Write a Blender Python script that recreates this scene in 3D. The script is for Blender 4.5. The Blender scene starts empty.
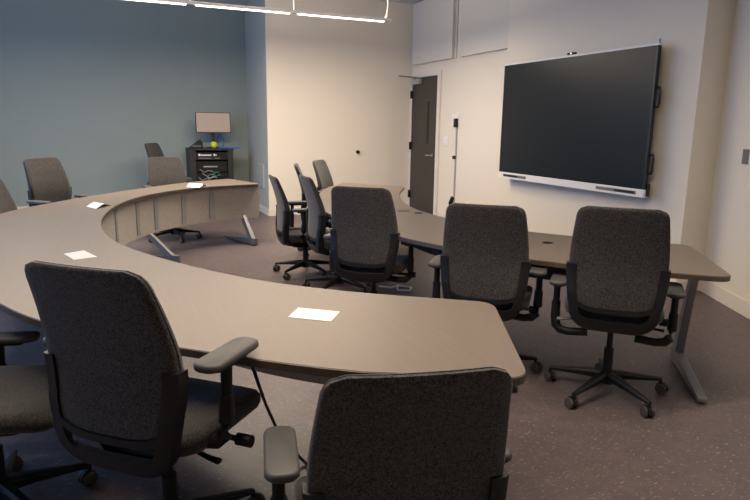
import bpy, bmesh, math, random
from mathutils import Vector, Matrix
random.seed(4)
S = bpy.context.scene
COL = S.collection
R = math.radians

# ------------------------------------------------------------------ materials
def new_mat(name):
    m = bpy.data.materials.new(name); m.use_nodes = True
    return m, m.node_tree, m.node_tree.nodes['Principled BSDF']

def plain(name, rgb, rough=.5, metal=0., spec=.5, bump=0., bscale=200., var=0.):
    m, t, b = new_mat(name)
    b.inputs['Base Color'].default_value = (*rgb, 1)
    b.inputs['Roughness'].default_value = rough
    b.inputs['Metallic'].default_value = metal
    b.inputs['Specular IOR Level'].default_value = spec
    tc = t.nodes.new('ShaderNodeTexCoord')
    n = t.nodes.new('ShaderNodeTexNoise'); n.inputs['Scale'].default_value = bscale; n.inputs['Detail'].default_value = 3
    t.links.new(tc.outputs['Object'], n.inputs['Vector'])
    if bump:
        bp = t.nodes.new('ShaderNodeBump'); bp.inputs['Strength'].default_value = bump; bp.inputs['Distance'].default_value = .002
        t.links.new(n.outputs['Fac'], bp.inputs['Height']); t.links.new(bp.outputs['Normal'], b.inputs['Normal'])
    if var:
        mx = t.nodes.new('ShaderNodeMix'); mx.data_type = 'RGBA'
        mx.inputs['A'].default_value = (*[c*(1-var) for c in rgb], 1)
        mx.inputs['B'].default_value = (*[min(1, c*(1+var)) for c in rgb], 1)
        t.links.new(n.outputs['Fac'], mx.inputs['Factor']); t.links.new(mx.outputs['Result'], b.inputs['Base Color'])
    return m

def fabric(name, dark, light, scale=260.):
    m, t, b = new_mat(name)
    b.inputs['Roughness'].default_value = .95; b.inputs['Specular IOR Level'].default_value = .15
    b.inputs['Sheen Weight'].default_value = .25; b.inputs['Sheen Roughness'].default_value = .5
    tc = t.nodes.new('ShaderNodeTexCoord')
    n = t.nodes.new('ShaderNodeTexNoise'); n.inputs['Scale'].default_value = scale; n.inputs['Detail'].default_value = 2
    t.links.new(tc.outputs['Object'], n.inputs['Vector'])
    n2 = t.nodes.new('ShaderNodeTexNoise'); n2.inputs['Scale'].default_value = scale*.6; n2.inputs['Detail'].default_value = 3
    t.links.new(tc.outputs['Object'], n2.inputs['Vector'])
    ad = t.nodes.new('ShaderNodeMath'); ad.operation = 'MULTIPLY_ADD'; ad.inputs[1].default_value = .45
    t.links.new(n2.outputs['Fac'], ad.inputs[0])
    sc = t.nodes.new('ShaderNodeMath'); sc.operation = 'MULTIPLY'; sc.inputs[1].default_value = .55
    t.links.new(n.outputs['Fac'], sc.inputs[0]); t.links.new(sc.outputs[0], ad.inputs[2])
    cr = t.nodes.new('ShaderNodeValToRGB')
    cr.color_ramp.elements[0].position = .37; cr.color_ramp.elements[0].color = (*dark, 1)
    cr.color_ramp.elements[1].position = .645; cr.color_ramp.elements[1].color = (*light, 1)
    t.links.new(ad.outputs[0], cr.inputs['Fac']); t.links.new(cr.outputs['Color'], b.inputs['Base Color'])
    bp = t.nodes.new('ShaderNodeBump'); bp.inputs['Strength'].default_value = .35; bp.inputs['Distance'].default_value = .002
    t.links.new(n.outputs['Fac'], bp.inputs['Height']); t.links.new(bp.outputs['Normal'], b.inputs['Normal'])
    return m

def floor_mat():
    m, t, b = new_mat('floor_sheet')
    b.inputs['Roughness'].default_value = .42; b.inputs['Specular IOR Level'].default_value = .4
    tc = t.nodes.new('ShaderNodeTexCoord')
    base = t.nodes.new('ShaderNodeTexNoise'); base.inputs['Scale'].default_value = 9; base.inputs['Detail'].default_value = 8; base.inputs['Roughness'].default_value = .7
    t.links.new(tc.outputs['Object'], base.inputs['Vector'])
    cr = t.nodes.new('ShaderNodeValToRGB')
    cr.color_ramp.elements[0].position = .3; cr.color_ramp.elements[0].color = (.088, .068, .070, 1)
    cr.color_ramp.elements[1].position = .7; cr.color_ramp.elements[1].color = (.126, .097, .099, 1)
    t.links.new(base.outputs['Fac'], cr.inputs['Fac'])
    out = cr.outputs['Color']
    # marbled dashes: small stretched flecks in two directions
    for ang, sx, sy, col, thr in ((.5, 30, 95, (.32, .275, .265), .655), (-.7, 36, 100, (.28, .24, .235), .66), (1.2, 34, 90, (.05, .04, .04), .66)):
        mp = t.nodes.new('ShaderNodeMapping'); mp.inputs['Rotation'].default_value = (0, 0, ang); mp.inputs['Scale'].default_value = (sx, sy, 1)
        t.links.new(tc.outputs['Object'], mp.inputs['Vector'])
        n = t.nodes.new('ShaderNodeTexNoise'); n.inputs['Scale'].default_value = 1; n.inputs['Detail'].default_value = 1.5
        t.links.new(mp.outputs['Vector'], n.inputs['Vector'])
        r = t.nodes.new('ShaderNodeValToRGB')
        r.color_ramp.elements[0].position = thr; r.color_ramp.elements[0].color = (0, 0, 0, 1)
        r.color_ramp.elements[1].position = thr+.05; r.color_ramp.elements[1].color = (.8, .8, .8, 1)
        t.links.new(n.outputs['Fac'], r.inputs['Fac'])
        mx = t.nodes.new('ShaderNodeMix'); mx.data_type = 'RGBA'
        t.links.new(r.outputs['Color'], mx.inputs['Factor']); t.links.new(out, mx.inputs['A'])
        mx.inputs['B'].default_value = (*col, 1); out = mx.outputs['Result']
    t.links.new(out, b.inputs['Base Color'])
    return m

def laminate_mat():
    m, t, b = new_mat('table_laminate')
    b.inputs['Roughness'].default_value = .42; b.inputs['Specular IOR Level'].default_value = .45
    tc = t.nodes.new('ShaderNodeTexCoord')
    mp = t.nodes.new('ShaderNodeMapping'); mp.inputs['Scale'].default_value = (55, 2.2, 1); mp.inputs['Rotation'].default_value = (0, 0, R(-62))
    t.links.new(tc.outputs['Object'], mp.inputs['Vector'])
    n = t.nodes.new('ShaderNodeTexNoise'); n.inputs['Scale'].default_value = 1.2; n.inputs['Detail'].default_value = 5
    t.links.new(mp.outputs['Vector'], n.inputs['Vector'])
    cr = t.nodes.new('ShaderNodeValToRGB')
    cr.color_ramp.elements[0].position = .25; cr.color_ramp.elements[0].color = (.150, .121, .098, 1)
    cr.color_ramp.elements[1].position = .75; cr.color_ramp.elements[1].color = (.168, .137, .112, 1)
    t.links.new(n.outputs['Fac'], cr.inputs['Fac']); t.links.new(cr.outputs['Color'], b.inputs['Base Color'])
    return m

def emit(name, rgb, strength):
    m, t, b = new_mat(name)
    b.inputs['Base Color'].default_value = (.12, .11, .10, 1)
    b.inputs['Emission Color'].default_value = (*rgb, 1); b.inputs['Emission Strength'].default_value = strength
    return m

M = dict(
    wall=plain('wall_paint', (.73, .675, .585), .85, spec=.25, bump=.05, bscale=400),
    blue=plain('blue_wall_paint', (.275, .325, .305), .8, spec=.25, bump=.05, bscale=400),
    ceiling=plain('ceiling_paint', (.66, .65, .62), .9, spec=.2),
    floor=floor_mat(), top=laminate_mat(),
    edge=plain('table_edge', (.085, .062, .046), .45, var=.2, bscale=60),
    felt=fabric('modesty_felt', (.34, .31, .275), (.52, .475, .42), 170),
    seam=plain('seam_strip', (.30, .295, .295), .5),
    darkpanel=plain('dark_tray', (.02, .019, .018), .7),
    steel=plain('leg_steel', (.25, .255, .26), .42, .5),
    steelfoot=plain('foot_steel', (.19, .195, .20), .45, .5),
    fab=fabric('chair_fabric', (.0105, .0100, .0100), (.090, .084, .082), 240),
    seatfab=fabric('seat_fabric', (.009, .0085, .008), (.064, .059, .053), 240),
    piping=plain('fabric_edge', (.075, .068, .062), .9, bump=.3, bscale=600),
    blk=plain('black_plastic', (.009, .009, .010), .5, spec=.3),
    frame=plain('frame_plastic', (.010, .010, .0118), .42, spec=.42),
    pad=plain('armrest_pad', (.060, .058, .056), .5),
    wheel=plain('caster_rim', (.062, .054, .042), .5),
    chrome=plain('chrome', (.6, .6, .6), .25, .95),
    lever=plain('lever_grey', (.16, .16, .16), .4),
    screen=plain('screen_glass', (.009, .014, .019), .34, spec=.28),
    monitor=emit('monitor_reflection_glow', (.66, .46, .36), .38),  # warm room reflection on the switched-off screen, put in as an even glow
    bezel=plain('black_bezel', (.012, .012, .013), .4),
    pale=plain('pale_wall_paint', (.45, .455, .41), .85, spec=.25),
    white=plain('white_plastic', (.78, .77, .75), .4),
    lightgrey=plain('grey_metal', (.42, .42, .42), .4, .3),
    panel=plain('acoustic_panel', (.66, .63, .57), .9, bump=.1, bscale=500),
    door=plain('door_paint', (.038, .033, .028), .45),
    doorframe=plain('vision_frame_paint', (.07, .062, .054), .4),
    glassdark=plain('door_glass', (.008, .008, .009), .3, spec=.3),
    trim=plain('trim_paint', (.70, .65, .59), .6),
    paper=plain('white_paper', (.86, .85, .82), .8),
    rack=plain('rack_black', (.018, .018, .018), .5),
    green=plain('dull_green', (.05, .16, .12), .5),
    teal=plain('blue_plastic', (.02, .11, .42), .4),
    yellow=plain('yellow_green', (.55, .60, .04), .5),
    cable=plain('black_cable', (.012, .012, .012), .5),
    tube=emit('lamp_tube', (1, .88, .72), 5),
)

# ------------------------------------------------------------------ mesh helpers
def link(name, me, mat, parent=None):
    o = bpy.data.objects.new(name, me); COL.objects.link(o)
    for mm in (mat if isinstance(mat, (list, tuple)) else [mat]):
        me.materials.append(M[mm] if isinstance(mm, str) else mm)
    if parent: o.parent = parent
    return o

def build(name, bm, mat, parent=None, smooth=None, bevel=0, seg=2, recalc=True):
    if recalc: bmesh.ops.recalc_face_normals(bm, faces=bm.faces[:])
    if bevel:
        es = [e for e in bm.edges if len(e.link_faces) == 2 and e.calc_face_angle(0) > R(35)]
        bmesh.ops.bevel(bm, geom=es, offset=bevel, segments=seg, affect='EDGES', profile=.6, clamp_overlap=True)
    if smooth is not None:
        for f in bm.faces: f.smooth = True
        for e in bm.edges:
            if len(e.link_faces) == 2 and e.calc_face_angle(0) > R(smooth): e.smooth = False
    me = bpy.data.meshes.new(name); bm.to_mesh(me); bm.free()
    return link(name, me, mat, parent)

def tag(o, label=None, cat=None, group=None, kind=None):
    if label: o['label'] = label
    if cat: o['category'] = cat
    if group: o['group'] = group
    if kind: o['kind'] = kind
    return o

def empty(name, loc=(0, 0, 0), rz=0):
    o = bpy.data.objects.new(name, None); COL.objects.link(o)
    o.location = loc; o.rotation_euler = (0, 0, rz); o.empty_display_size = .1
    return o

def NB(): return bmesh.new()

def box(bm, x0, x1, y0, y1, z0, z1, mat=None):
    vs = [bm.verts.new(p) for p in ((x0,y0,z0),(x1,y0,z0),(x1,y1,z0),(x0,y1,z0),(x0,y0,z1),(x1,y0,z1),(x1,y1,z1),(x0,y1,z1))]
    for f in ((3,2,1,0),(4,5,6,7),(0,1,5,4),(1,2,6,5),(2,3,7,6),(3,0,4,7)): bm.faces.new([vs[i] for i in f])
    if mat is not None:
        for v in vs: v.co = mat @ v.co
    return vs

def prism(bm, pts, z0, z1):
    lo = [bm.verts.new((p[0], p[1], z0)) for p in pts]; hi = [bm.verts.new((p[0], p[1], z1)) for p in pts]
    n = len(pts)
    bm.faces.new(lo[::-1]); bm.faces.new(hi)
    for i in range(n): bm.faces.new((lo[i], lo[(i+1) % n], hi[(i+1) % n], hi[i]))

def loft(bm, rings, cap=True, closed=True):
    vr = [[bm.verts.new(p) for p in r] for r in rings]
    n = len(rings[0])
    for a, b in zip(vr, vr[1:]):
        for i in range(n if closed else n-1):
            j = (i+1) % n
            bm.faces.new((a[i], a[j], b[j], b[i]))
    if cap and closed:
        bm.faces.new(vr[0][::-1]); bm.faces.new(vr[-1])
    return vr

def tube(bm, pts, rad, n=10, flat=1.0):
    pts = [Vector(p) for p in pts]; rings = []
    rs = rad if isinstance(rad, (list, tuple)) else [rad]*len(pts)
    up = Vector((0, 0, 1))
    for i, p in enumerate(pts):
        d = (pts[min(i+1, len(pts)-1)]-pts[max(i-1, 0)]).normalized()
        ref = up if abs(d.dot(up)) < .95 else Vector((1, 0, 0))
        a = d.cross(ref).normalized(); b = a.cross(d).normalized()
        rings.append([p + a*(rs[i]*math.cos(2*math.pi*k/n)) + b*(rs[i]*flat*math.sin(2*math.pi*k/n)) for k in range(n)])
    loft(bm, rings)

def cyl(bm, c, r, h, n=20, axis='Z', r2=None):
    r2 = r if r2 is None else r2
    def P(a, rr, t):
        u, v = rr*math.cos(a), rr*math.sin(a)
        q = {'Z': (u, v, t), 'X': (t, u, v), 'Y': (u, t, v)}[axis]
        return (c[0]+q[0], c[1]+q[1], c[2]+q[2])
    loft(bm, [[P(2*math.pi*k/n, rr, t) for k in range(n)] for rr, t in ((r, -h/2), (r2, h/2))])

def rrect(w, d, r, seg=5, cx=0, cy=0):
    out = []
    for sx, sy, a0 in ((1, 1, 0), (-1, 1, 90), (-1, -1, 180), (1, -1, 270)):
        for k in range(seg+1):
            a = R(a0+90*k/seg)
            out.append((cx+sx*(w/2-r)+r*math.cos(a), cy+sy*(d/2-r)+r*math.sin(a)))
    return out

def catmull(pts, step=.08):
    P = [Vector((p[0], p[1])) for p in pts]
    P = [2*P[0]-P[1]] + P + [2*P[-1]-P[-2]]
    out = []
    for i in range(1, len(P)-2):
        a, b, c, d = P[i-1:i+3]
        n = max(2, int((c-b).length/step))
        for k in range(n):
            t = k/n
            out.append(.5*((2*b)+(c-a)*t+(2*a-5*b+4*c-d)*t*t+(3*b-a-3*c+d)*t**3))
    out.append(P[-2].copy())
    return out

def smooth_path(p, it=6):
    for _ in range(it):
        p = [p[0]] + [(p[i-1]+2*p[i]+p[i+1])/4 for i in range(1, len(p)-1)] + [p[-1]]
    return p

def resample(p, n):
    L = [0]
    for a, b in zip(p, p[1:]): L.append(L[-1]+(b-a).length)
    out = []; j = 0
    for k in range(n):
        s = L[-1]*k/(n-1)
        while j < len(L)-2 and L[j+1] < s: j += 1
        t = (s-L[j])/max(1e-9, L[j+1]-L[j])
        out.append(p[j].lerp(p[j+1], min(1, t)))
    return out

def round_corner(prev, c, nxt, r, n=7):
    a = (prev-c).normalized(); b = (nxt-c).normalized()
    p, q = c+a*r, c+b*r
    return [(1-t)**2*p + 2*t*(1-t)*c + t*t*q for t in [k/n for k in range(n+1)]]

# ------------------------------------------------------------------ the room
H = 3.45
def struct(name, bm, mat, bevel=0):
    return tag(build(name, bm, mat, bevel=bevel), kind='structure')

bm = NB(); box(bm, -3.1, 5.4, -1.9, 11.5, -.12, 0); struct('floor', bm, 'floor')
bm = NB(); box(bm, -3.1, 5.4, -1.9, 11.5, H, H+.12); struct('ceiling', bm, 'ceiling')
def wallbox(name, x0, x1, y0, y1, mat='wall'):
    b = NB(); box(b, x0, x1, y0, y1, 0, H); return struct(name, b, mat)
YB, YA = 9.72, 11.2
wallbox('wall_back', 2.372, 5.1, YB, YB+.12)
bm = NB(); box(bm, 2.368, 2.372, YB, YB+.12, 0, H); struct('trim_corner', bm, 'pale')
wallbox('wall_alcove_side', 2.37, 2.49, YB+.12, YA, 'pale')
wallbox('wall_alcove_back', -3.02, 2.49, YA, YA+.12, 'blue')
wallbox('wall_right', 4.88, 5.0, 6.72, YB)
wallbox('wall_display', 4.70, 4.82, 3.89, 6.72)
wallbox('wall_display_return', 4.82, 5.02, 3.89, 4.01)
wallbox('wall_display_far', 4.82, 4.88, 6.60, 6.72)
wallbox('wall_near', -3.02, 5.1, -1.72, -1.6)
# slanted right wall
A = Vector((5.02, 3.89)); D = Vector((-.452, -.892)).normalized(); N = Vector((-D.y, D.x))
if N.x < 0: N = -N
B = A + D*6.16
bm = NB(); prism(bm, [A, B, B+N*.12, A+N*.12+Vector((0, .12))], 0, H); struct('wall_right_near', bm, 'wall')
# left wall with three windows
bm = NB()
wins = [(2.2, 2.9), (4.6, 6.6), (7.2, 9.2)]
WZ0, WZ1 = .85, 2.75
ys = [-1.6] + [v for w in wins for v in w] + [YA]
for i in range(0, len(ys), 2): box(bm, -3.02, -2.9, ys[i], ys[i+1], 0, H)
for a, b in wins:
    box(bm, -3.02, -2.9, a, b, 0, WZ0); box(bm, -3.02, -2.9, a, b, WZ1, H)
struct('wall_left', bm, 'wall')
for i, (a, b) in enumerate(wins):
    f = NB()
    for y0, y1, z0, z1 in ((a, a+.05, WZ0, WZ1), (b-.05, b, WZ0, WZ1), (a+.05, b-.05, WZ0, WZ0+.05), (a+.05, b-.05, WZ1-.05, WZ1), ((a+b)/2-.025, (a+b)/2+.025, WZ0+.05, WZ1-.05)):
        box(f, -3.0, -2.92, y0, y1, z0, z1)
    struct('window_%d' % (i+1), f, 'trim')
# baseboards
def base(name, p, q, n, h=.11, t=.014, mat='trim'):
    p, q, n = Vector(p), Vector(q), Vector(n).normalized()
    b = NB(); prism(b, [p, q, q+n*t, p+n*t], 0, h); struct(name, b, mat, .004)
base('baseboard_back', (2.37, YB), (4.88, YB), (0, -1))
base('baseboard_alcove_side', (2.37, YB), (2.37, YA), (-1, 0))
base('baseboard_alcove_back', (-2.9, YA), (2.37, YA), (0, -1))
base('baseboard_right', (4.88, 6.72), (4.88, 8.62), (-1, 0))
base('baseboard_display', (4.70, 3.89), (4.70, 6.72), (-1, 0))
base('baseboard_display_return', (4.70, 3.89), (5.02, 3.89), (0, -1))
base('baseboard_right_near', A, B, -N, h=.13)
base('baseboard_left', (-2.9, -1.6), (-2.9, YA), (1, 0))

# door in the right wall
DX = 4.88; DY0, DY1, DZ = 8.76, 9.64, 2.25
bm = NB()
box(bm, DX-.03, DX, DY0-.09, DY0, 0, DZ+.07); box(bm, DX-.03, DX, DY1, DY1+.06, 0, DZ+.07); box(bm, DX-.03, DX, DY0, DY1, DZ, DZ+.07)
struct('trim_door', bm, 'trim', .004)
bm = NB(); box(bm, DX-.022, DX-.002, DY0+.004, DY1-.004, .008, DZ-.004)
door = struct('door_1', bm, 'door', .003)
bm = NB(); box(bm, DX-.026, DX-.0225, 8.97, 9.10, 1.15, 1.88); vp = build('vision_frame', bm, 'doorframe', door, bevel=.002)
bm = NB(); box(bm, DX-.0275, DX-.0262, 8.99, 9.08, 1.17, 1.86); build('vision_glass', bm, 'glassdark', vp)
bm = NB(); cyl(bm, (DX-.031, 8.84, 1.0), .026, .018, axis='X'); tube(bm, [(DX-.04, 8.84, 1.0), (DX-.085, 8.845, 1.0), (DX-.09, 8.88, 1.0), (DX-.09, 8.97, .995)], .011)
build('door_lever', bm, 'chrome', door, smooth=40)
for z in (.30, 1.13, 1.98):
    bm = NB(); cyl(bm, (DX-.045, DY1-.004, z), .013, .13); box(bm, DX-.04, DX-.0225, DY1-.03, DY1-.005, z-.06, z+.06); build('hinge', bm, 'blk', door, smooth=40)
bm = NB(); box(bm, DX-.085, DX-.0225, 9.30, 9.58, 2.14, 2.225); build('door_closer', bm, 'lightgrey', door, bevel=.008)
bm = NB(); tube(bm, [(DX-.05, 9.36, 2.235), (DX-.12, 9.42, 2.25), (DX-.30, 9.60, 2.275)], .012)
build('closer_arm', bm, 'lever', door, smooth=40)

# ------------------------------------------------------------------ wall fittings
def onwall(name, y0, y1, z0, z1, depth, mat, label, cat, group=None, bevel=.004, x=DX):
    b = NB(); box(b, x-depth, x-.0005, y0, y1, z0, z1)
    return tag(build(name, b, mat, bevel=bevel), label, cat, group)
onwall('acoustic_panel', 8.30, 9.60, 2.46, 3.42, .06, 'panel', 'white acoustic wall panel directly above the dark door', 'wall panel', 'acoustic panels high on the wall')
onwall('acoustic_panel', 6.745, 8.07, 2.46, 3.42, .06, 'panel', 'white acoustic wall panel between the door panel and the big display wall', 'wall panel', 'acoustic panels high on the wall')
b = NB(); cyl(b, (DX-.016, 8.25, 2.955), .013, .985, axis='Z')
tag(build('wall_conduit', b, 'trim', smooth=40), 'thin cream conduit running up the wall between the two acoustic panels', 'conduit')
# control point with raceway, right of the door
t = tag(empty('control_box', (DX, 8.20, 1.55)), 'white wall plate with black box plugged in, above the grey cable raceway', 'wall box')
b = NB(); box(b, -.012, -.001, -.09, .10, -.06, .10); build('wall_plate', b, 'white', t, bevel=.003)
b = NB(); box(b, -.05, -.0125, -.085, -.015, -.10, .03); build('black_module', b, 'blk', t, bevel=.006)
b = NB(); box(b, DX-.022, DX-.001, 8.135, 8.16, .27, 1.44)
rw = tag(build('cable_raceway', b, 'lightgrey', bevel=.004), 'slim grey vertical cable raceway running down the wall right of the door', 'cable raceway')
b = NB(); box(b, DX-.05, DX-.0225, 8.125, 8.185, .98, 1.03); build('raceway_clip', b, 'blk', rw, bevel=.004)
b = NB(); tube(b, [(DX-.03, 8.15, .40), (DX-.05, 8.19, .30), (DX-.05, 8.21, .23), (DX-.035, 8.20, .20)], .03); build('cable_plug', b, 'blk', rw, smooth=50)
t = onwall('light_switch', 8.40, 8.52, 1.17, 1.31, .01, 'white', 'white double light switch plate beside the door frame', 'light switch')
for k in (0, 1):
    b = NB(); box(b, DX-.017, DX-.0102, 8.418+k*.05, 8.452+k*.05, 1.21, 1.27); build('rocker', b, 'white', t, bevel=.002)
onwall('power_outlet', 7.72, 7.80, .24, .36, .01, 'white', 'small white power outlet low on the wall between raceway and display', 'outlet')
b = NB(); cyl(b, (3.90, YB-.008, 1.02), .030, .015, axis='Y'); cyl(b, (3.90, YB-.035, 1.02), .022, .045, axis='Y')
tag(build('door_stop', b, 'blk', smooth=40), 'small dark round door stop alone on the cream back wall', 'door stop')
# plate on the slanted wall
pc = A + D*.50 - N*.004
b = NB(); box(b, -.045, .045, -.004, .0035, -.06, .06, Matrix.Translation((pc.x, pc.y, 1.26)) @ Matrix.Rotation(math.atan2(D.y, D.x), 4, 'Z'))
tag(build('wall_switch', b, 'lever', bevel=.002), 'dark grey switch plate on the slanted wall at the far right', 'wall plate')
b = NB(); box(b, 2.37-.02, 2.37, 10.0, 10.42, .42, .81)
tag(build('access_panel', b, 'pale', bevel=.004), 'pale square access panel low on the alcove side wall, left of the cream wall', 'access panel')

# ------------------------------------------------------------------ the display
dx = 4.565; y0, y1, z0, z1 = 4.225, 6.545, .842, 2.215
t = tag(empty('interactive_display', (4.70, 5.4, z0)), 'huge black flat interactive display with white lower bar, mounted on the wall', 'display')
t.location = (0, 0, 0)
b = NB(); box(b, dx, dx+.042, y0+.012, y1-.012, z0+.05, z1-.01); build('housing', b, 'bezel', t, bevel=.008)
for ya in (y0, y1-.02):
    b = NB(); box(b, dx-.012, dx+.008, ya, ya+.02, z0+.075, z1-.016); build('side_bezel', b, 'bezel', t, bevel=.003)
b = NB(); box(b, dx-.013, dx+.03, y0, y1, z1-.016, z1+.004); build('top_rim', b, 'white', t, bevel=.003)
b = NB(); box(b, dx-.02, dx+.04, y0, y1, z0, z0+.075); bar = build('lower_bar', b, 'white', t, bevel=.004)
b = NB(); box(b, dx-.008, dx-.001, y0+.02, y1-.02, z0+.075, z1-.016); build('screen', b, 'screen', t)
for ya, yb in ((5.98, 6.44), (4.31, 4.83)):
    b = NB(); box(b, dx-.024, dx-.0203, ya, yb, z0+.024, z0+.055); sp = build('speaker_grille', b, 'lever', bar, bevel=.002)
    b = NB(); box(b, dx-.0265, dx-.0243, ya+(.16 if ya > 5 else .02), ya+(.44 if ya > 5 else .27), z0+.028, z0+.051); build('port_window', b, 'bezel', bar)
for z in (1.15, 1.75):
    b = NB(); tube(b, [(dx+.025, y0+.015, z-.09), (dx+.025, y0-.03, z-.08), (dx+.025, y0-.034, z-.06), (dx+.025, y0-.034, z+.06), (dx+.025, y0-.03, z+.08), (dx+.025, y0+.015, z+.09)], .012, 8)
    build('side_handle', b, 'bezel', t, smooth=50)
b = NB(); box(b, dx+.012, dx+.045, y0-.015, y0+.03, z0+.01, z0+.13); build('connector_block', b, 'bezel', t, bevel=.003)
b = NB(); box(b, dx+.0425, 4.699, 4.75, 6.05, 1.15, 1.9); build('wall_mount', b, 'blk', t, bevel=.003)
b = NB(); tube(b, [(dx+.01, y0+.012, z1+.005), (dx+.01, y0+.012, z1+.04)], .006, 8); build('antenna', b, 'lever', t)
t = tag(empty('camera_bar', (0, 0, 0)), 'tiny black camera perched on the top rim of the display', 'camera')
b = NB(); box(b, dx-.015, dx+.03, 5.32, 5.42, z1+.0045, z1+.03); build('body', b, 'blk', t, bevel=.006)
b = NB(); cyl(b, (dx-.019, 5.35, z1+.018), .010, .008, axis='X'); build('lens', b, 'chrome', t, smooth=40)

# ------------------------------------------------------------------ pendant lights
ZP, YP = 2.75, 7.45
def pendant(xs, y, label, watts):
    t = tag(empty('pendant_light', (0, y, ZP)), label, 'pendant light', 'linear pendant lights')
    x0, x1 = xs[0], xs[-1]
    b = NB(); box(b, x0-.05, x1+.05, -.025, .025, 0, .034); build('housing', b, 'white', t, bevel=.004)
    for a, c in zip(xs, xs[1:]):
        b = NB(); box(b, a+.05, c-.05, -.020, .020, -.012, -.0005); build('diffuser', b, 'tube', t, bevel=.006)
        for up in (0, 1):
            l = bpy.data.lights.new('tube_light', 'AREA'); l.shape = 'RECTANGLE'; l.size = c-a-.1; l.size_y = .036
            l.energy = watts*(.45 if up else 1.); l.color = (1, .835, .66)
            o = bpy.data.objects.new('tube_light', l); COL.objects.link(o); o.parent = t
            o.location = ((a+c)/2, 0, .04 if up else -.014); o.rotation_euler = (math.pi if up else 0, 0, 0)
    for k, x in enumerate(xs):
        b = NB(); tube(b, [(x, 0, .034), (x, 0, H-ZP-.02)], .004, 6); cyl(b, (x, 0, H-ZP-.012), .04, .02)
        if k in (0, len(xs)-1): tube(b, [(x-.03, 0, .034), (x, 0, .18)], .004, 6)
        build('suspension_cable', b, 'white', t, smooth=40)
    return t
pendant([-2.0, -.79, .42, 1.73-.10, 2.93-.10, ][0:0] + [-1.69, -.44, .98, 2.16, 3.38], YP, 'long white linear pendant light hanging above the far tables', 54)
pendant([-.8, .4, 1.6, 2.7], 2.1, 'long white linear pendant light hanging above the near tables', 29)

# ------------------------------------------------------------------ tables
TZ, TT = .735, .030
A_in = smooth_path(catmull([(1.478,2.118),(1.147,2.344),(.893,2.545),(.671,2.761),(.431,3.128),(.194,3.601),(.02,4.04),(-.061,4.656),(-.045,5.313),(.096,6.066),(.399,6.751),(.984,7.344),(1.74,7.56)]), 14)
A_out = smooth_path(catmull([(1.118,1.392),(.84,1.50),(.578,1.668),(.355,1.885),(.05,2.16),(-.254,2.465),(-.434,2.823),(-.66,3.35),(-.83,4.0),(-.90,4.75),(-.81,5.63),(-.56,6.12),(-.25,6.60),(.42,7.45),(1.0,8.05),(1.50,8.36)]), 14)
B_in = smooth_path(catmull([(3.445,2.787),(3.08,3.12),(2.752,3.535),(2.58,3.95),(2.50,4.42),(2.539,5.022),(2.759,5.692),(3.02,6.25),(3.319,6.715)]), 14)
B_out = smooth_path(catmull([(2.90,2.06),(2.58,2.33),(2.236,2.679),(1.93,3.2),(1.74,3.85),(1.675,4.5),(1.70,5.0),(1.835,5.544),(2.149,6.459),(2.45,7.0),(2.82,7.45)]), 14)

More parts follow.
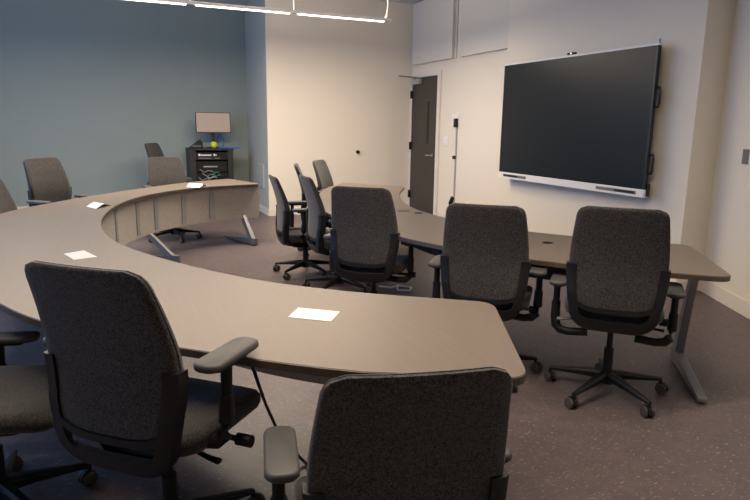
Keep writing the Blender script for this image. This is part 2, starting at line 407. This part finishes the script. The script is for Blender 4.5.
def table(name, label, inner, outer, felt_mat, seams, legs, panel_z, legoff, lean, grommets=(), cut=(0, 1)):
    t = tag(empty(name, (0, 0, 0)), label, 'table')
    inn = resample(inner, 70); out = resample(outer, 70)
    r = .085
    poly = inn[3:-3]
    poly = inn[4:-4] + round_corner(inn[-5], inn[-1], out[-1], r) + round_corner(inn[-1], out[-1], out[-5], r) + out[-5:3:-1] + round_corner(out[4], out[0], inn[0], r) + round_corner(out[0], inn[0], inn[4], r)
    # tabletop: outline triangulated as an ngon
    b = NB()
    ends = [inn[-5:-4] + round_corner(inn[-5], inn[-1], out[-1], r) + round_corner(inn[-1], out[-1], out[-5], r) + out[-5:-4],
            out[4:5] + round_corner(out[4], out[0], inn[0], r) + round_corner(out[0], inn[0], inn[4], r) + inn[4:5]]
    for z in (TZ-TT, TZ):
        ri = [b.verts.new((p.x, p.y, z)) for p in inn[4:-4]]; ro = [b.verts.new((p.x, p.y, z)) for p in out[4:-4]]
        for k in range(len(ri)-1): b.faces.new((ri[k], ro[k], ro[k+1], ri[k+1]))
        for e in ends: b.faces.new([b.verts.new((p.x, p.y, z)) for p in e])
    bmesh.ops.remove_doubles(b, verts=b.verts[:], dist=.0004)
    for i in range(len(poly)):
        p, q = poly[i], poly[(i+1) % len(poly)]
        if (p-q).length > .0004: b.faces.new([b.verts.new(v) for v in ((p.x, p.y, TZ-TT), (q.x, q.y, TZ-TT), (q.x, q.y, TZ), (p.x, p.y, TZ))])
    bmesh.ops.remove_doubles(b, verts=b.verts[:], dist=.0004)
    build('tabletop', b, 'top', t)
    # edge band
    n = len(poly); b = NB(); rings = []
    cx = sum((p for p in poly), Vector((0, 0)))/n
    area = sum(poly[i].x*poly[(i+1) % n].y-poly[(i+1) % n].x*poly[i].y for i in range(n))
    sg = 1 if area > 0 else -1
    for i, p in enumerate(poly):
        d = (poly[(i+1) % n]-poly[i-1]).normalized(); nn = Vector((d.y, -d.x))*sg
        o, q = p+nn*.0035, p+nn*.0004
        rings.append([(q.x, q.y, TZ-.001), (o.x, o.y, TZ-.0035), (o.x, o.y, TZ-TT+.002), (q.x, q.y, TZ-TT)])
    vr = [[b.verts.new(p) for p in rg] for rg in rings]
    for i in range(n):
        a, c = vr[i], vr[(i+1) % n]
        for k in range(4): b.faces.new((a[k], a[(k+1) % 4], c[(k+1) % 4], c[k]))
    build('edge_band', b, 'edge', t)
    # modesty panel under the inner edge
    lo = int(cut[0]*69); hi = int(cut[1]*69)
    off = []
    for i in range(lo, hi+1):
        d = (inn[min(i+1, 69)]-inn[max(i-1, 0)]).normalized(); nn = Vector((-d.y, d.x))
        if (out[i]-inn[i]).dot(nn) < 0: nn = -nn
        off.append((inn[i]+nn*.055, nn))
    b = NB(); loft(b, [[(p.x, p.y, panel_z), (p.x, p.y, TZ-TT-.002), (p.x+q.x*.02, p.y+q.y*.02, TZ-TT-.002), (p.x+q.x*.02, p.y+q.y*.02, panel_z)] for p, q in off])
    build('modesty_panel', b, felt_mat, t, smooth=40)
    for s in seams:
        k = s*(len(off)-1); i = int(k); p, q = off[i]; p2, _ = off[min(i+1, len(off)-1)]
        p = p.lerp(p2, k-i); d = Vector((-q.y, q.x))
        b = NB(); w = .034
        prism(b, [p-d*w-q*.001, p+d*w-q*.001, p+d*w-q*.006, p-d*w-q*.006], panel_z+.03, TZ-TT-.03)
        build('seam_strip', b, 'seam', t)
    # cantilever legs: a leaning blade post under the inner edge and a foot reaching under the sitter
    for s in legs:
        s, more, ml = s if isinstance(s, tuple) else (s, 0, 0)
        k = s*69; i = int(k); p = inn[i].lerp(inn[min(i+1, 69)], k-i); o = out[i].lerp(out[min(i+1, 69)], k-i)
        e = (o-p).normalized(); w = Vector((-e.y, e.x))
        p = p+e*more
        L = (o-p).length
        lg = NB()
        # post: section in (along e, across w)
        def sec(c, a, h, z): 
            return [((c+e*sx*a+w*sy*h).x, (c+e*sx*a+w*sy*h).y, z) for sx, sy in ((-1,-1),(1,-1),(1,1),(-1,1))]
        loft(lg, [sec(p+e*(legoff+.05), .042, .027, .04), sec(p+e*(legoff+.05+(lean+ml)*1.03), .038, .023, .35), sec(p+e*(legoff+.05+(lean+ml)*2.2), .036, .020, TZ-TT-.002)])
        leg = build('leg', lg, 'steel', t, bevel=.005)
        ft = NB()
        def fsec(c, h, z0, z1): return [((c-w*h).x, (c-w*h).y, z0), ((c+w*h).x, (c+w*h).y, z0), ((c+w*h).x, (c+w*h).y, z1), ((c-w*h).x, (c-w*h).y, z1)]
        loft(ft, [fsec(p+e*legoff, .027, .012, .09), fsec(p+e*(legoff+.12), .027, .012, .085), fsec(p+e*(legoff+.45), .026, .012, .055), fsec(p+e*(legoff+.71), .025, .012, .036)])
        foot = build('foot', ft, 'steelfoot', leg, bevel=.005)
        for cc in (p+e*(legoff+.06), p+e*(legoff+.64)):
            g = NB(); cyl(g, (cc.x, cc.y, .0075), .018, .013, 14); build('glide', g, 'blk', leg)
    for gx, gy, gr, gm in grommets:
        g = NB(); loft(g, [[(gx+rr*math.cos(2*math.pi*k/24), gy+rr*.8*math.sin(2*math.pi*k/24), z) for k in range(24)] for rr, z in ((gr, TZ+.0004), (gr, TZ+.003), (gr*.82, TZ+.0035), (gr*.8, TZ+.0015))])
        build('grommet', g, gm, t, smooth=40)
    return t

ta = table('curved_table', 'large grey brown curved table of the outer ring, sweeping from foreground to left', A_in, A_out, 'felt', (.635, .72, .775, .845, .905), (.03, .30, (.772, -.06, .09), .972), .305, -.19, .23, cut=(.06, 1))
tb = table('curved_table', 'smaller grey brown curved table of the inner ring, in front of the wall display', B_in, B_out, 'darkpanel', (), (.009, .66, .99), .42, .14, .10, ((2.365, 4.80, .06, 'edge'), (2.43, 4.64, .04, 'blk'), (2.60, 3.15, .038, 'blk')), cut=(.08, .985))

# ------------------------------------------------------------------ chairs
def lerp(a, b, t): return a+(b-a)*t
def interp(tab, x):
    for (x0, v0), (x1, v1) in zip(tab, tab[1:]):
        if x <= x1:
            t = (x-x0)/(x1-x0); t = t*t*(3-2*t) if False else t
            return lerp(v0, v1, max(0, min(1, t)))
    return tab[-1][1]
def sm(tab, x, h=.03): return (interp(tab, x-h)+2*interp(tab, x)+interp(tab, x+h))/4
REAR = [(.36, -.235), (.46, -.262), (.58, -.262), (.70, -.255), (.80, -.268), (.92, -.300), (1.05, -.345)]
HALF = [(.40, .190), (.48, .205), (.58, .225), (.70, .238), (.80, .236), (.90, .226), (1.0, .213), (1.05, .208)]
def rear_y(x, z): return sm(REAR, z) + .38*x*x*(1.0 if z > .6 else .8)

def back_surface(bm, zb, zt, rt, rb, front, grow=0., nx=16, nz=22, yoff=0.):
    """closed upholstered slab: rounded rectangle in (x, z), curved in y"""
    def hw(z):
        w = sm(HALF, z)+grow
        if z > zt-rt: w -= rt-math.sqrt(max(0, rt*rt-(z-(zt-rt))**2))
        if z < zb+rb: w -= rb-math.sqrt(max(0, rb*rb-((zb+rb)-z)**2))
        return w
    zs = []
    for i in range(nz+1):
        t = i/nz
        zs.append(zb+(zt-zb)*(.5-.5*math.cos(math.pi*t))*.6+(zb+(zt-zb)*t)*.4 - zb*.6) if False else zs.append(zb+(zt-zb)*(.55*(.5-.5*math.cos(math.pi*t))+.45*t))
    layers = []
    for off, shrink in ((0., .010), (-0.006, .003), (-.012, 0), (front-.012, 0), (front-.004, .004), (front, .014)):
        layers.append((off+.006, shrink))
    def P(i, j, off, shrink):
        z = zs[j]; off *= 1-.42*max(0, (z-.72)/.33); zz = zb+shrink+(z-zb)*((zt-zb-2*shrink)/(zt-zb))
        w = max(.004, hw(z)-shrink)
        x = w*(2*i/nx-1)
        return (x, rear_y(x, z)+off+yoff, zz)
    # rear skin (outermost in -y) and front skin
    rear = [[bm.verts.new(P(i, j, .000+.0, .008)) for i in range(nx+1)] for j in range(nz+1)]
    fr = [[bm.verts.new(P(i, j, front, .012)) for i in range(nx+1)] for j in range(nz+1)]
    for j in range(nz):
        for i in range(nx):
            bm.faces.new((rear[j][i], rear[j][i+1], rear[j+1][i+1], rear[j+1][i]))
            bm.faces.new((fr[j][i], fr[j+1][i], fr[j+1][i+1], fr[j][i+1]))
    def border(g): return [g[0][i] for i in range(nx+1)] + [g[j][nx] for j in range(1, nz+1)] + [g[nz][i] for i in range(nx-1, -1, -1)] + [g[j][0] for j in range(nz-1, 0, -1)]
    idx = [(i, 0) for i in range(nx+1)] + [(nx, j) for j in range(1, nz+1)] + [(i, nz) for i in range(nx-1, -1, -1)] + [(0, j) for j in range(nz-1, 0, -1)]
    rings = [border(rear)]
    for off, sh in ((.006, .001), (front*.42, 0), (front*.5, .005), (front*.58, 0), (front-.008, .002)):
        rings.append([bm.verts.new(P(i, j, off, sh)) for i, j in idx])
    rings.append(border(fr))
    n = len(idx)
    for a, c in zip(rings, rings[1:]):
        for k in range(n): bm.faces.new((a[k], c[k], c[(k+1) % n], a[(k+1) % n]))

def frame_mesh():
    """U-shaped plastic cradle around the lower back, with slot and lower bar"""
    b = NB()
    zt = .735
    def outer(s):   # s in 0..1 : left top -> bottom -> right top, returns (x,z)
        return path_o[int(round(s))]
    po, pi = [], []
    zb, rb = .385, .115
    # left side, going down
    def hwo(z): return sm(HALF, z)+.010
    K = 12
    for k in range(K+1):
        z = lerp(zt, zb+rb, k/K); x = hwo(z); po.append((-x, z))
        wi = .048 ; pi.append((-x+wi, max(z, .485+.06*(1-0)) if False else z))
    xb = hwo(zb+rb)
    for k in range(1, 9):
        a = math.pi/2*k/8; po.append((-xb+rb-rb*math.cos(a), zb+rb-rb*math.sin(a)))
    # inner bottom corner with smaller radius
    zi, ri = .450, .045
    xi = xb-.050
    zc = zb+rb
    for k in range(1, 9):
        a = math.pi/2*k/8; pi.append((-xi+ri-ri*math.cos(a), (zi+ri)-ri*math.sin(a)+(0)))
    for k in range(1, 6):
        t = k/5; po.append((lerp(-xb+rb, 0, t), zb)); pi.append((lerp(-xi+ri, 0, t), zi-.004*t))
    po += [(-x, z) for x, z in po[-2::-1]]; pi += [(-x, z) for x, z in pi[-2::-1]]
    T = .040
    def P(x, z, off): return (x, rear_y(x, z)-.010+off, z)
    ro = [b.verts.new(P(x, z, .006)) for x, z in po]; ri_ = [b.verts.new(P(x, z, 0.)) for x, z in pi]
    mo = [b.verts.new(P(lerp(x, u, .25), lerp(z, v, .25), -.002)) for (x, z), (u, v) in zip(po, pi)]
    fo = [b.verts.new(P(x, z, T+.012)) for x, z in po]; fi = [b.verts.new(P(x, z, T*.6)) for x, z in pi]
    n = len(po)
    for i in range(n-1):
        b.faces.new((ro[i], ro[i+1], mo[i+1], mo[i])); b.faces.new((mo[i], mo[i+1], ri_[i+1], ri_[i]))
        b.faces.new((fo[i+1], fo[i], fi[i], fi[i+1]))
        b.faces.new((ro[i+1], ro[i], fo[i], fo[i+1])); b.faces.new((ri_[i], ri_[i+1], fi[i+1], fi[i]))
    for i in (0, n-1): b.faces.new((ro[i], mo[i], ri_[i], fi[i], fo[i]))
    # rim under the upholstery
    rows = []
    for k in range(17):
        x = lerp(-.185, .185, k/16); dz = .030*(abs(x)/.185)**4
        rows.append([P(x, .487+dz, -.000), P(x, .512+dz, -.000), P(x, .512+dz, .03), P(x, .487+dz, .03)])
    loft(b, rows)
    return b

def seat_mesh():
    b = NB(); rings = []
    prof = [(.425, .86), (.440, .97), (.460, 1.0), (.478, .995), (.490, .96), (.496, .86), (.495, .5)]
    for z, s in prof:
        ring = []
        for x, y in rrect(.50*s, .49*s, .10*s, 6):
            yy = y+.035
            drop = -.030*max(0, (yy-.16)/.12)**2 if yy > .16 else 0
            ring.append((x, yy, z+drop-.012*0+.20*x*x*(1 if z > .47 else 0)*.6))
        rings.append(ring)
    loft(b, rings)
    return b

def make_chair():
    root = empty('task_chair')
    up = []   # parts that rise with the seat
    # --- base
    b = NB(); cyl(b, (0, 0, .105), .040, .075, 20, r2=.032); cyl(b, (0, 0, .075), .034, .02, 20)
    bs = build('base', b, 'blk', root, smooth=40)
    for k in range(5):
        a = R(90+72*k); d = Vector((math.cos(a), math.sin(a))); w = Vector((-d.y, d.x))
        b = NB(); rings = []
        for r_, hw, z0, z1 in ((.020, .026, .082, .138), (.10, .024, .086, .130), (.20, .020, .080, .112), (.29, .016, .074, .096), (.322, .013, .072, .090)):
            c = d*r_
            rings.append([((c+w*s*h).x, (c+w*s*h).y, z) for s, h, z in ((-1, hw*.75, z0), (1, hw*.75, z0), (1, hw, lerp(z0, z1, .65)), (1, hw*.55, z1), (-1, hw*.55, z1), (-1, hw, lerp(z0, z1, .65)))])
        loft(b, rings); build('base_leg', b, 'blk', bs, bevel=.003)
        # caster: stem, hood and twin wheels, each swivelled a little differently
        ca = a+R((20, -50, 75, -15, 130)[k]); cd = Vector((math.cos(ca), math.sin(ca))); cw = Vector((-cd.y, cd.x))
        c0 = d*.318
        m = Matrix.Translation((c0.x, c0.y, 0)) @ Matrix.Rotation(ca, 4, 'Z')
        b = NB()
        n0 = len(b.verts)
        cyl(b, (0, 0, .065), .009, .035, 10)
        cyl(b, (-.012, .0, .030), .020, .046, 18, 'Y')
        hood = []
        for k2 in range(9):
            an = R(-10+200*k2/8); hood.append((-.012+.034*math.cos(an), .030+.034*math.sin(an)))
        loft(b, [[(x, s*.010, z) for x, z in hood] + [(x*.8-.0024, s*.010, (z-.03)*.8+.03) for x, z in hood[::-1]] for s in (-1, 1)])
        bmesh.ops.transform(b, matrix=m, verts=b.verts[:])
        cs = build('caster', b, 'blk', bs, smooth=40)
        b = NB()
        for s in (-1, 1):
            loft(b, [[(-.012+rr*math.cos(2*math.pi*q/20), s*y, .0295+rr*math.sin(2*math.pi*q/20)) for q in range(20)] for rr, y in ((.024, .012), (.0295, .013), (.0295, .026), (.024, .028), (.012, .0285))])
        bmesh.ops.transform(b, matrix=m, verts=b.verts[:])
        build('caster_wheel', b, 'wheel', bs, smooth=35)
    # --- gas column
    b = NB(); cyl(b, (0, 0, .20), .026, .14, 18); cyl(b, (0, 0, .31), .016, .14, 18)
    build('gas_column', b, 'blk', root, smooth=40)
    # --- mechanism
    b = NB()
    loft(b, [[(x, y, z) for x, y in rrect(w, d, .03, 3, 0, cy)] for z, w, d, cy in ((.335, .10, .14, .0), (.352, .17, .26, -.01), (.39, .20, .34, -.02), (.418, .30, .36, .01), (.424, .34, .36, .01))])
    loft(b, [[(x, y, z) for x, z in ((-hw, z0), (hw, z0), (hw, z1), (-hw, z1))] for y, hw, z0, z1 in ((-.05, .06, .345, .40), (-.16, .07, .36, .405), (-.245, .10, .385, .43))])
    mech = build('seat_mechanism', b, 'blk', root, bevel=.006); up.append(mech)
    b = NB(); tube(b, [(-.14, -.06, .392), (-.235, -.09, .388), (-.285, -.10, .384)], [.010, .014, .018], 10, .55); build('lever', b, 'lever', mech, smooth=50)
    b = NB(); tube(b, [(.12, .06, .385), (.24, .06, .385)], .010, 10); cyl(b, (.27, .06, .385), .021, .055, 16, 'X'); build('tension_knob', b, 'blk', mech, smooth=40)
    b = NB(); tube(b, [(.13, -.05, .385), (.22, -.07, .38), (.26, -.075, .378)], [.008, .011, .014], 10, .6); build('lever', b, 'blk', mech, smooth=50)
    # --- seat
    st = build('seat', seat_mesh(), 'seatfab', root, smooth=60); up.append(st)
    # --- back
    b = NB(); back_surface(b, .500, 1.045, .048, .040, .052); bk = build('backrest', b, 'fab', root, smooth=50); up.append(bk)
    fm = build('back_frame', frame_mesh(), 'frame', root, smooth=40); up.append(fm)
    # --- arms
    for s in (-1, 1):
        b = NB()
        tube(b, [(s*.12, -.02, .405), (s*.22, -.02, .396), (s*.265, -.015, .402), (s*.288, -.01, .425), (s*.295, -.005, .47), (s*.296, 0, .56)], [.022, .022, .024, .026, .025, .023], 12)
        tube(b, [(s*.296, 0, .555), (s*.296, .004, .655)], [.018, .018], 12)
        loft(b, [[(s*.290+x, y, z) for x, y in rrect(.055, .16, .02, 3, 0, .02)] for z in (.652, .667)])
        arm = build('armrest', b, 'blk', root, smooth=45); up.append(arm)
        b = NB()
        loft(b, [[(s*.288+x*k, y*k2+.025, z+.010*max(0, (y+.02)/.13)*0) for x, y in rrect(.092, .27, .036, 6)] for z, k, k2 in ((.667, .90, .97), (.673, 1, 1), (.682, 1, 1), (.689, .95, .985), (.692, .80, .94))])
        build('armrest_pad', b, 'pad', arm, smooth=50)
    root['_'] = 0; del root['_']
    return root, up
proto, up = make_chair()
upnames = {o.name for o in up}
def copy_tree(o, parent=None):
    c = o.copy(); COL.objects.link(c)
    if parent: c.parent = parent
    for ch in list(o.children): 
        d = copy_tree(ch, c)
        if ch.name in upnames: rises.append(d)
    return c
CH = [  # base x, base y, facing azimuth, seat height change, star spin, armrest height change, label
    (2.51, 2.46, 45, 0.05, 7, -0.03, 'charcoal task chair at the right end of the inner table, whole star base showing'),
    (2.04, 2.98, 41, 0.02, 2, 0, 'charcoal task chair second from the right end of the inner table, below the display'),
    (1.75, 4.02, 42, 0.02, 21, 0, 'charcoal task chair seen from behind at the middle of the inner table bend'),
    (1.87, 5.06, 94, -0.01, 9, 0, 'side-on blue-lit task chair close beside the middle chair of the inner table'),
    (1.77, 5.78, 95, -0.065, 5, 0, 'side-on task chair furthest out on the inner table left flank, all casters showing'),
    (2.26, 6.64, 108, -0.02, 10, 0, 'narrow edge-on task chair partly hidden behind two side-on chairs of the inner table'),
    (2.7, 7.24, 128, -0.02, 0, 0, 'task chair facing forward at the inner table far corner, against the cream wall'),
    (0.13, 2.06, 43, 0.035, 40, 0.09, 'large foreground task chair with full backrest and right armrest before the outer table'),
    (.655, 1.39, 13, -.085, 0, -.085, 'foreground task chair at the near end of the outer table, cropped at the bottom'),
    (-.45, 2.49, 104, 0, 30, -.08, 'task chair at the left picture edge, only its seat, armrest tip and base visible'),
    (-0.6, 5.85, 105, -0.06, 0, -0.03, 'half-cropped task chair at the far left edge behind the outer table'),
    (-0.39, 6.98, 135, 0.045, 0, 0, 'brown-grey task chair before the blue wall, blue daylight down its side'),
    (0.74, 8.12, 172, -0.02, 5, 0, 'brown-grey task chair behind the outer table far arm, directly before the black rack'),
    (0.95, 10.4, 122, 0.09, 0, 0.05, 'dark task chair parked against the blue wall beside the black equipment rack'),
]
for i, (x, y, az, dz, sp, adz, lab) in enumerate(CH):
    rises = []
    if i == 0:
        o = proto; rises = up
    else: o = copy_tree(proto0)
    if i == 0:
        proto0 = copy_tree(proto); first = o     # untouched template, removed below
        tmpl = [proto0] + list(proto0.children_recursive); upnames = {c.name for c in rises}
        rises = up
    tag(o, lab, 'chair', 'fabric task chairs on castors')
    o.location = (x, y, 0); o.rotation_euler = (0, 0, -R(az))
    for c in rises: c.location = (0, .02 if i == 8 else -.075, adz) if c.name.startswith('armrest') else (0, 0, dz)
    for c in o.children:
        if c.name.startswith('base'): c.rotation_euler = (0, 0, R(sp))
for o in tmpl: bpy.data.objects.remove(o)

# ------------------------------------------------------------------ things on the tables
def paper(pts, label, fold=0.):
    p = [Vector(q) for q in pts]
    b = NB()
    if not fold:
        prism(b, p, TZ+.0005, TZ+.0018)
    else:
        a, c, d, e = p   # folded tent card lying half open: two leaves
        m1, m2 = a.lerp(c, .5), e.lerp(d, .5)
        for q0, q1, r0, r1 in ((a, e, m1, m2), (m1, m2, c, d)):
            za, zb = (TZ+.001, TZ+fold) if q0 is a else (TZ+fold, TZ+.001)
            lo = [b.verts.new(v) for v in ((q0.x, q0.y, za), (q1.x, q1.y, za), (r1.x, r1.y, zb), (r0.x, r0.y, zb))]
            hi = [b.verts.new((v.co.x, v.co.y, v.co.z+.0015)) for v in lo]
            b.faces.new(lo[::-1]); b.faces.new(hi)
            for k in range(4): b.faces.new((lo[k], lo[(k+1) % 4], hi[(k+1) % 4], hi[k]))
    return tag(build('paper_sheet', b, 'paper'), label, 'paper', 'white papers on the outer table')
paper([(.608,2.223),(.680,2.328),(.819,2.217),(.745,2.114)], 'flat white paper sheet on the near arm of the outer table')
paper([(-.249,3.787),(-.149,3.855),(-.078,3.641),(-.191,3.60)], 'flat white paper sheet on the outer table just behind the big foreground chair')
paper([(-.18,5.88),(-.06,6.06),(.02,5.93),(-.10,5.70)], 'folded white card rising like a tent on the outer table before the blue wall', .028)
paper([(.84,7.40),(.93,7.62),(1.08,7.47),(.97,7.26)], 'folded white card on the far arm of the outer table near the rack', .03)

b = NB()
cp = [(.39,1.86,.703), (.45,2.046,.55), (.517,2.236,.38), (.592,2.383,.20), (.661,2.44,.07), (.715,2.38,.012), (.744,2.222,.0075), (.80,2.05,.0075), (.90,1.9,.0075)]
tube(b, cp, .0065, 8)
tag(build('floor_cable', b, 'cable', smooth=60), 'black cable dropping from the near table edge to the floor', 'cable')
b = NB(); tube(b, [(2.24,5.02,.010), (2.32,4.93,.012), (2.42,4.98,.010), (2.50,4.88,.010), (2.44,4.78,.012), (2.34,4.84,.010), (2.38,4.92,.030)], .009, 8)
tag(build('cable_coil', b, 'white', smooth=60), 'small loose white cable on the floor under the inner table', 'cable')

# ------------------------------------------------------------------ equipment rack
RX0, RX1, RY0, RY1, RZ = 1.28, 1.98, 10.55, 11.13, 1.045
t = tag(empty('equipment_rack', (0, 0, 0)), 'black equipment rack cabinet standing against the blue wall', 'equipment rack')
b = NB()
box(b, RX0, RX0+.09, RY0, RY1, .06, RZ-.03); box(b, RX1-.09, RX1, RY0, RY1, .06, RZ-.03)
box(b, RX0+.09, RX1-.09, RY1-.02, RY1, .06, RZ-.03); box(b, RX0+.09, RX1-.09, RY0, RY1-.02, .06, .12)
build('cabinet', b, 'rack', t, bevel=.004)
b = NB(); box(b, RX0-.01, RX1+.01, RY0-.01, RY1, RZ-.03, RZ); build('top', b, 'rack', t, bevel=.004)
for x in (RX0+.06, RX1-.06):
    for y in (RY0+.06, RY1-.06):
        b = NB(); cyl(b, (x, y, .03), .03, .0598); build('foot', b, 'blk', t)
b = NB(); box(b, RX0+.091, RX1-.091, RY0+.005, RY0+.03, .86, .98); nm = build('name_panel', b, 'blk', t, bevel=.002)
b = NB()
x = RX0+.13
for w, h in ((.032,.034),(.02,.024),(.03,.024),(.022,.026),(.02,.024),(.028,.024),(.02,.026),(0,0),(.024,.034),(.018,.024)):
    if w: box(b, x, x+w, RY0+.002, RY0+.0048, .925, .925+h)
    x += w+.006 if w else .03
build('lettering', b, 'white', nm)
b = NB(); box(b, RX0+.13, RX0+.34, RY0+.002, RY0+.0048, .878, .895); box(b, RX0+.38, RX0+.48, RY0+.002, RY0+.0048, .878, .895); build('indicator_strip', b, 'lever', nm)
for z0_, z1_, mt in ((.66, .84, 'blk'), (.42, .64, 'blk'), (.16, .40, 'blk')):
    b = NB(); box(b, RX0+.091, RX1-.091, RY0+.06, RY0+.40, z0_, z1_); u = build('rack_unit', b, mt, t, bevel=.003)
    if z0_ == .66:
        b = NB(); box(b, RX0+.21, RX0+.44, RY0+.055, RY0+.0598, .735, .755); build('label_strip', b, 'lightgrey', u)
for k, (xa, xb, zz, mt) in enumerate(((.15, .35, .70, 'lever'), (.18, .40, .64, 'lever'), (.24, .42, .60, 'lightgrey'), (.34, .47, .68, 'green'), (.36, .50, .63, 'green'), (.12, .30, .57, 'lever'))):
    b = NB(); tube(b, [(RX0+xa, RY0+.05, zz), (RX0+(xa*2+xb)/3, RY0+.02, zz-.05), (RX0+(xa+2*xb)/3, RY0+.02, zz-.02), (RX0+xb, RY0+.05, zz-.04)], .010, 8)
    build('patch_cable', b, mt, t, smooth=60)
# monitor on the rack
t = tag(empty('computer_monitor', (1.71, 10.82, RZ)), 'flat computer monitor on a stand on top of the black rack', 'monitor')
tilt = Matrix.Translation((0, 0, .42)) @ Matrix.Rotation(R(4), 4, 'Z') @ Matrix.Rotation(R(-5), 4, 'X')
b = NB(); box(b, -.29, .29, -.012, .02, -.17, .17, tilt); build('monitor_housing', b, 'bezel', t, bevel=.005)
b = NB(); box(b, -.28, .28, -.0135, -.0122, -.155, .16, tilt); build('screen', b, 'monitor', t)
b = NB(); box(b, -.025, .025, .03, .06, .012, .42); build('stand_post', b, 'bezel', t, bevel=.004)
b = NB(); loft(b, [[(x, y, z) for x, y in rrect(.24, .18, .04, 4, 0, .02)] for z in (.001, .012)]); build('stand_base', b, 'bezel', t)
t = tag(empty('touch_panel', (1.41, 10.72, RZ)), 'dark wedge-shaped touch panel on the rack, left of the monitor stand', 'control panel')
b = NB(); prism(b, [(-.13, .001), (.09, .001), (.09, .10), (.05, .14)], -.09, .09)
bmesh.ops.transform(b, matrix=Matrix.Rotation(R(90), 4, 'X'), verts=b.verts[:]); build('body', b, 'blk', t, bevel=.004)
b = NB(); box(b, -.09, .06, -.0945, -.0905, .03, .05); build('status_bar', b, 'lever', t)
b = NB(); bmesh.ops.create_uvsphere(b, u_segments=20, v_segments=12, radius=.055, matrix=Matrix.Translation((1.68, 10.64, RZ+.0555)) @ Matrix.Scale(1.05, 4, (0, 0, 1)))
bb = tag(build('desk_ball', b, 'yellow', smooth=60), 'small yellow-green round object on the rack before the monitor stand', 'ball')
b = NB(); loft(b, [[(1.93+x, 10.62+y, RZ+z) for x, y in rrect(.36, .20, .03, 3)] for z in (.001, .022)])
tag(build('document_folder', b, 'teal', bevel=.004), 'bright blue folder lying on the rack and overhanging its right side', 'folder')
b = NB(); tube(b, [(1.80, 10.93, RZ+.10), (1.80, 10.92, RZ+.20), (1.85, 10.92, RZ+.22), (1.90, 10.92, RZ+.12), (1.89, 10.94, RZ+.03), (1.86, 10.97, RZ+.012)], .007, 8)
tag(build('monitor_cable', b, 'teal', smooth=60), 'thin blue cable looping behind the monitor stand on the rack', 'cable')

# ------------------------------------------------------------------ daylight and lamps
w = bpy.data.worlds.new('World'); S.world = w; w.use_nodes = True
bg = w.node_tree.nodes['Background']; bg.inputs[0].default_value = (.13, .42, 1, 1); bg.inputs[1].default_value = 5.6
for a, b_ in wins:
    l = bpy.data.lights.new('window_portal', 'AREA'); l.shape = 'RECTANGLE'; l.size = WZ1-WZ0; l.size_y = b_-a
    l.cycles.is_portal = True
    o = bpy.data.objects.new('window_portal', l); COL.objects.link(o)
    o.location = (-3.03, (a+b_)/2, (WZ0+WZ1)/2); o.rotation_euler = (0, R(-90), 0)

# ------------------------------------------------------------------ camera
cam = bpy.data.cameras.new('camera'); co = bpy.data.objects.new('camera', cam); COL.objects.link(co)
f, pitch, roll, yaw = 615., R(11.5), R(.85), R(23.6)
fw = Vector((math.sin(yaw)*math.cos(pitch), math.cos(yaw)*math.cos(pitch), -math.sin(pitch)))
r0 = Vector((math.cos(yaw), -math.sin(yaw), 0)); u0 = r0.cross(fw)
rr = r0*math.cos(roll)+u0*math.sin(roll); uu = rr.cross(fw)
m = Matrix((rr, uu, -fw)).transposed().to_4x4(); m.translation = Vector((0, 0, 1.47))
co.matrix_world = m
cam.sensor_width = 36; cam.lens = f/750*36; cam.clip_start = .05
S.camera = co
S.view_settings.view_transform = 'Standard'; S.view_settings.look = 'None'
S.view_settings.exposure = 0; S.view_settings.gamma = 1; S.view_settings.use_curve_mapping = False
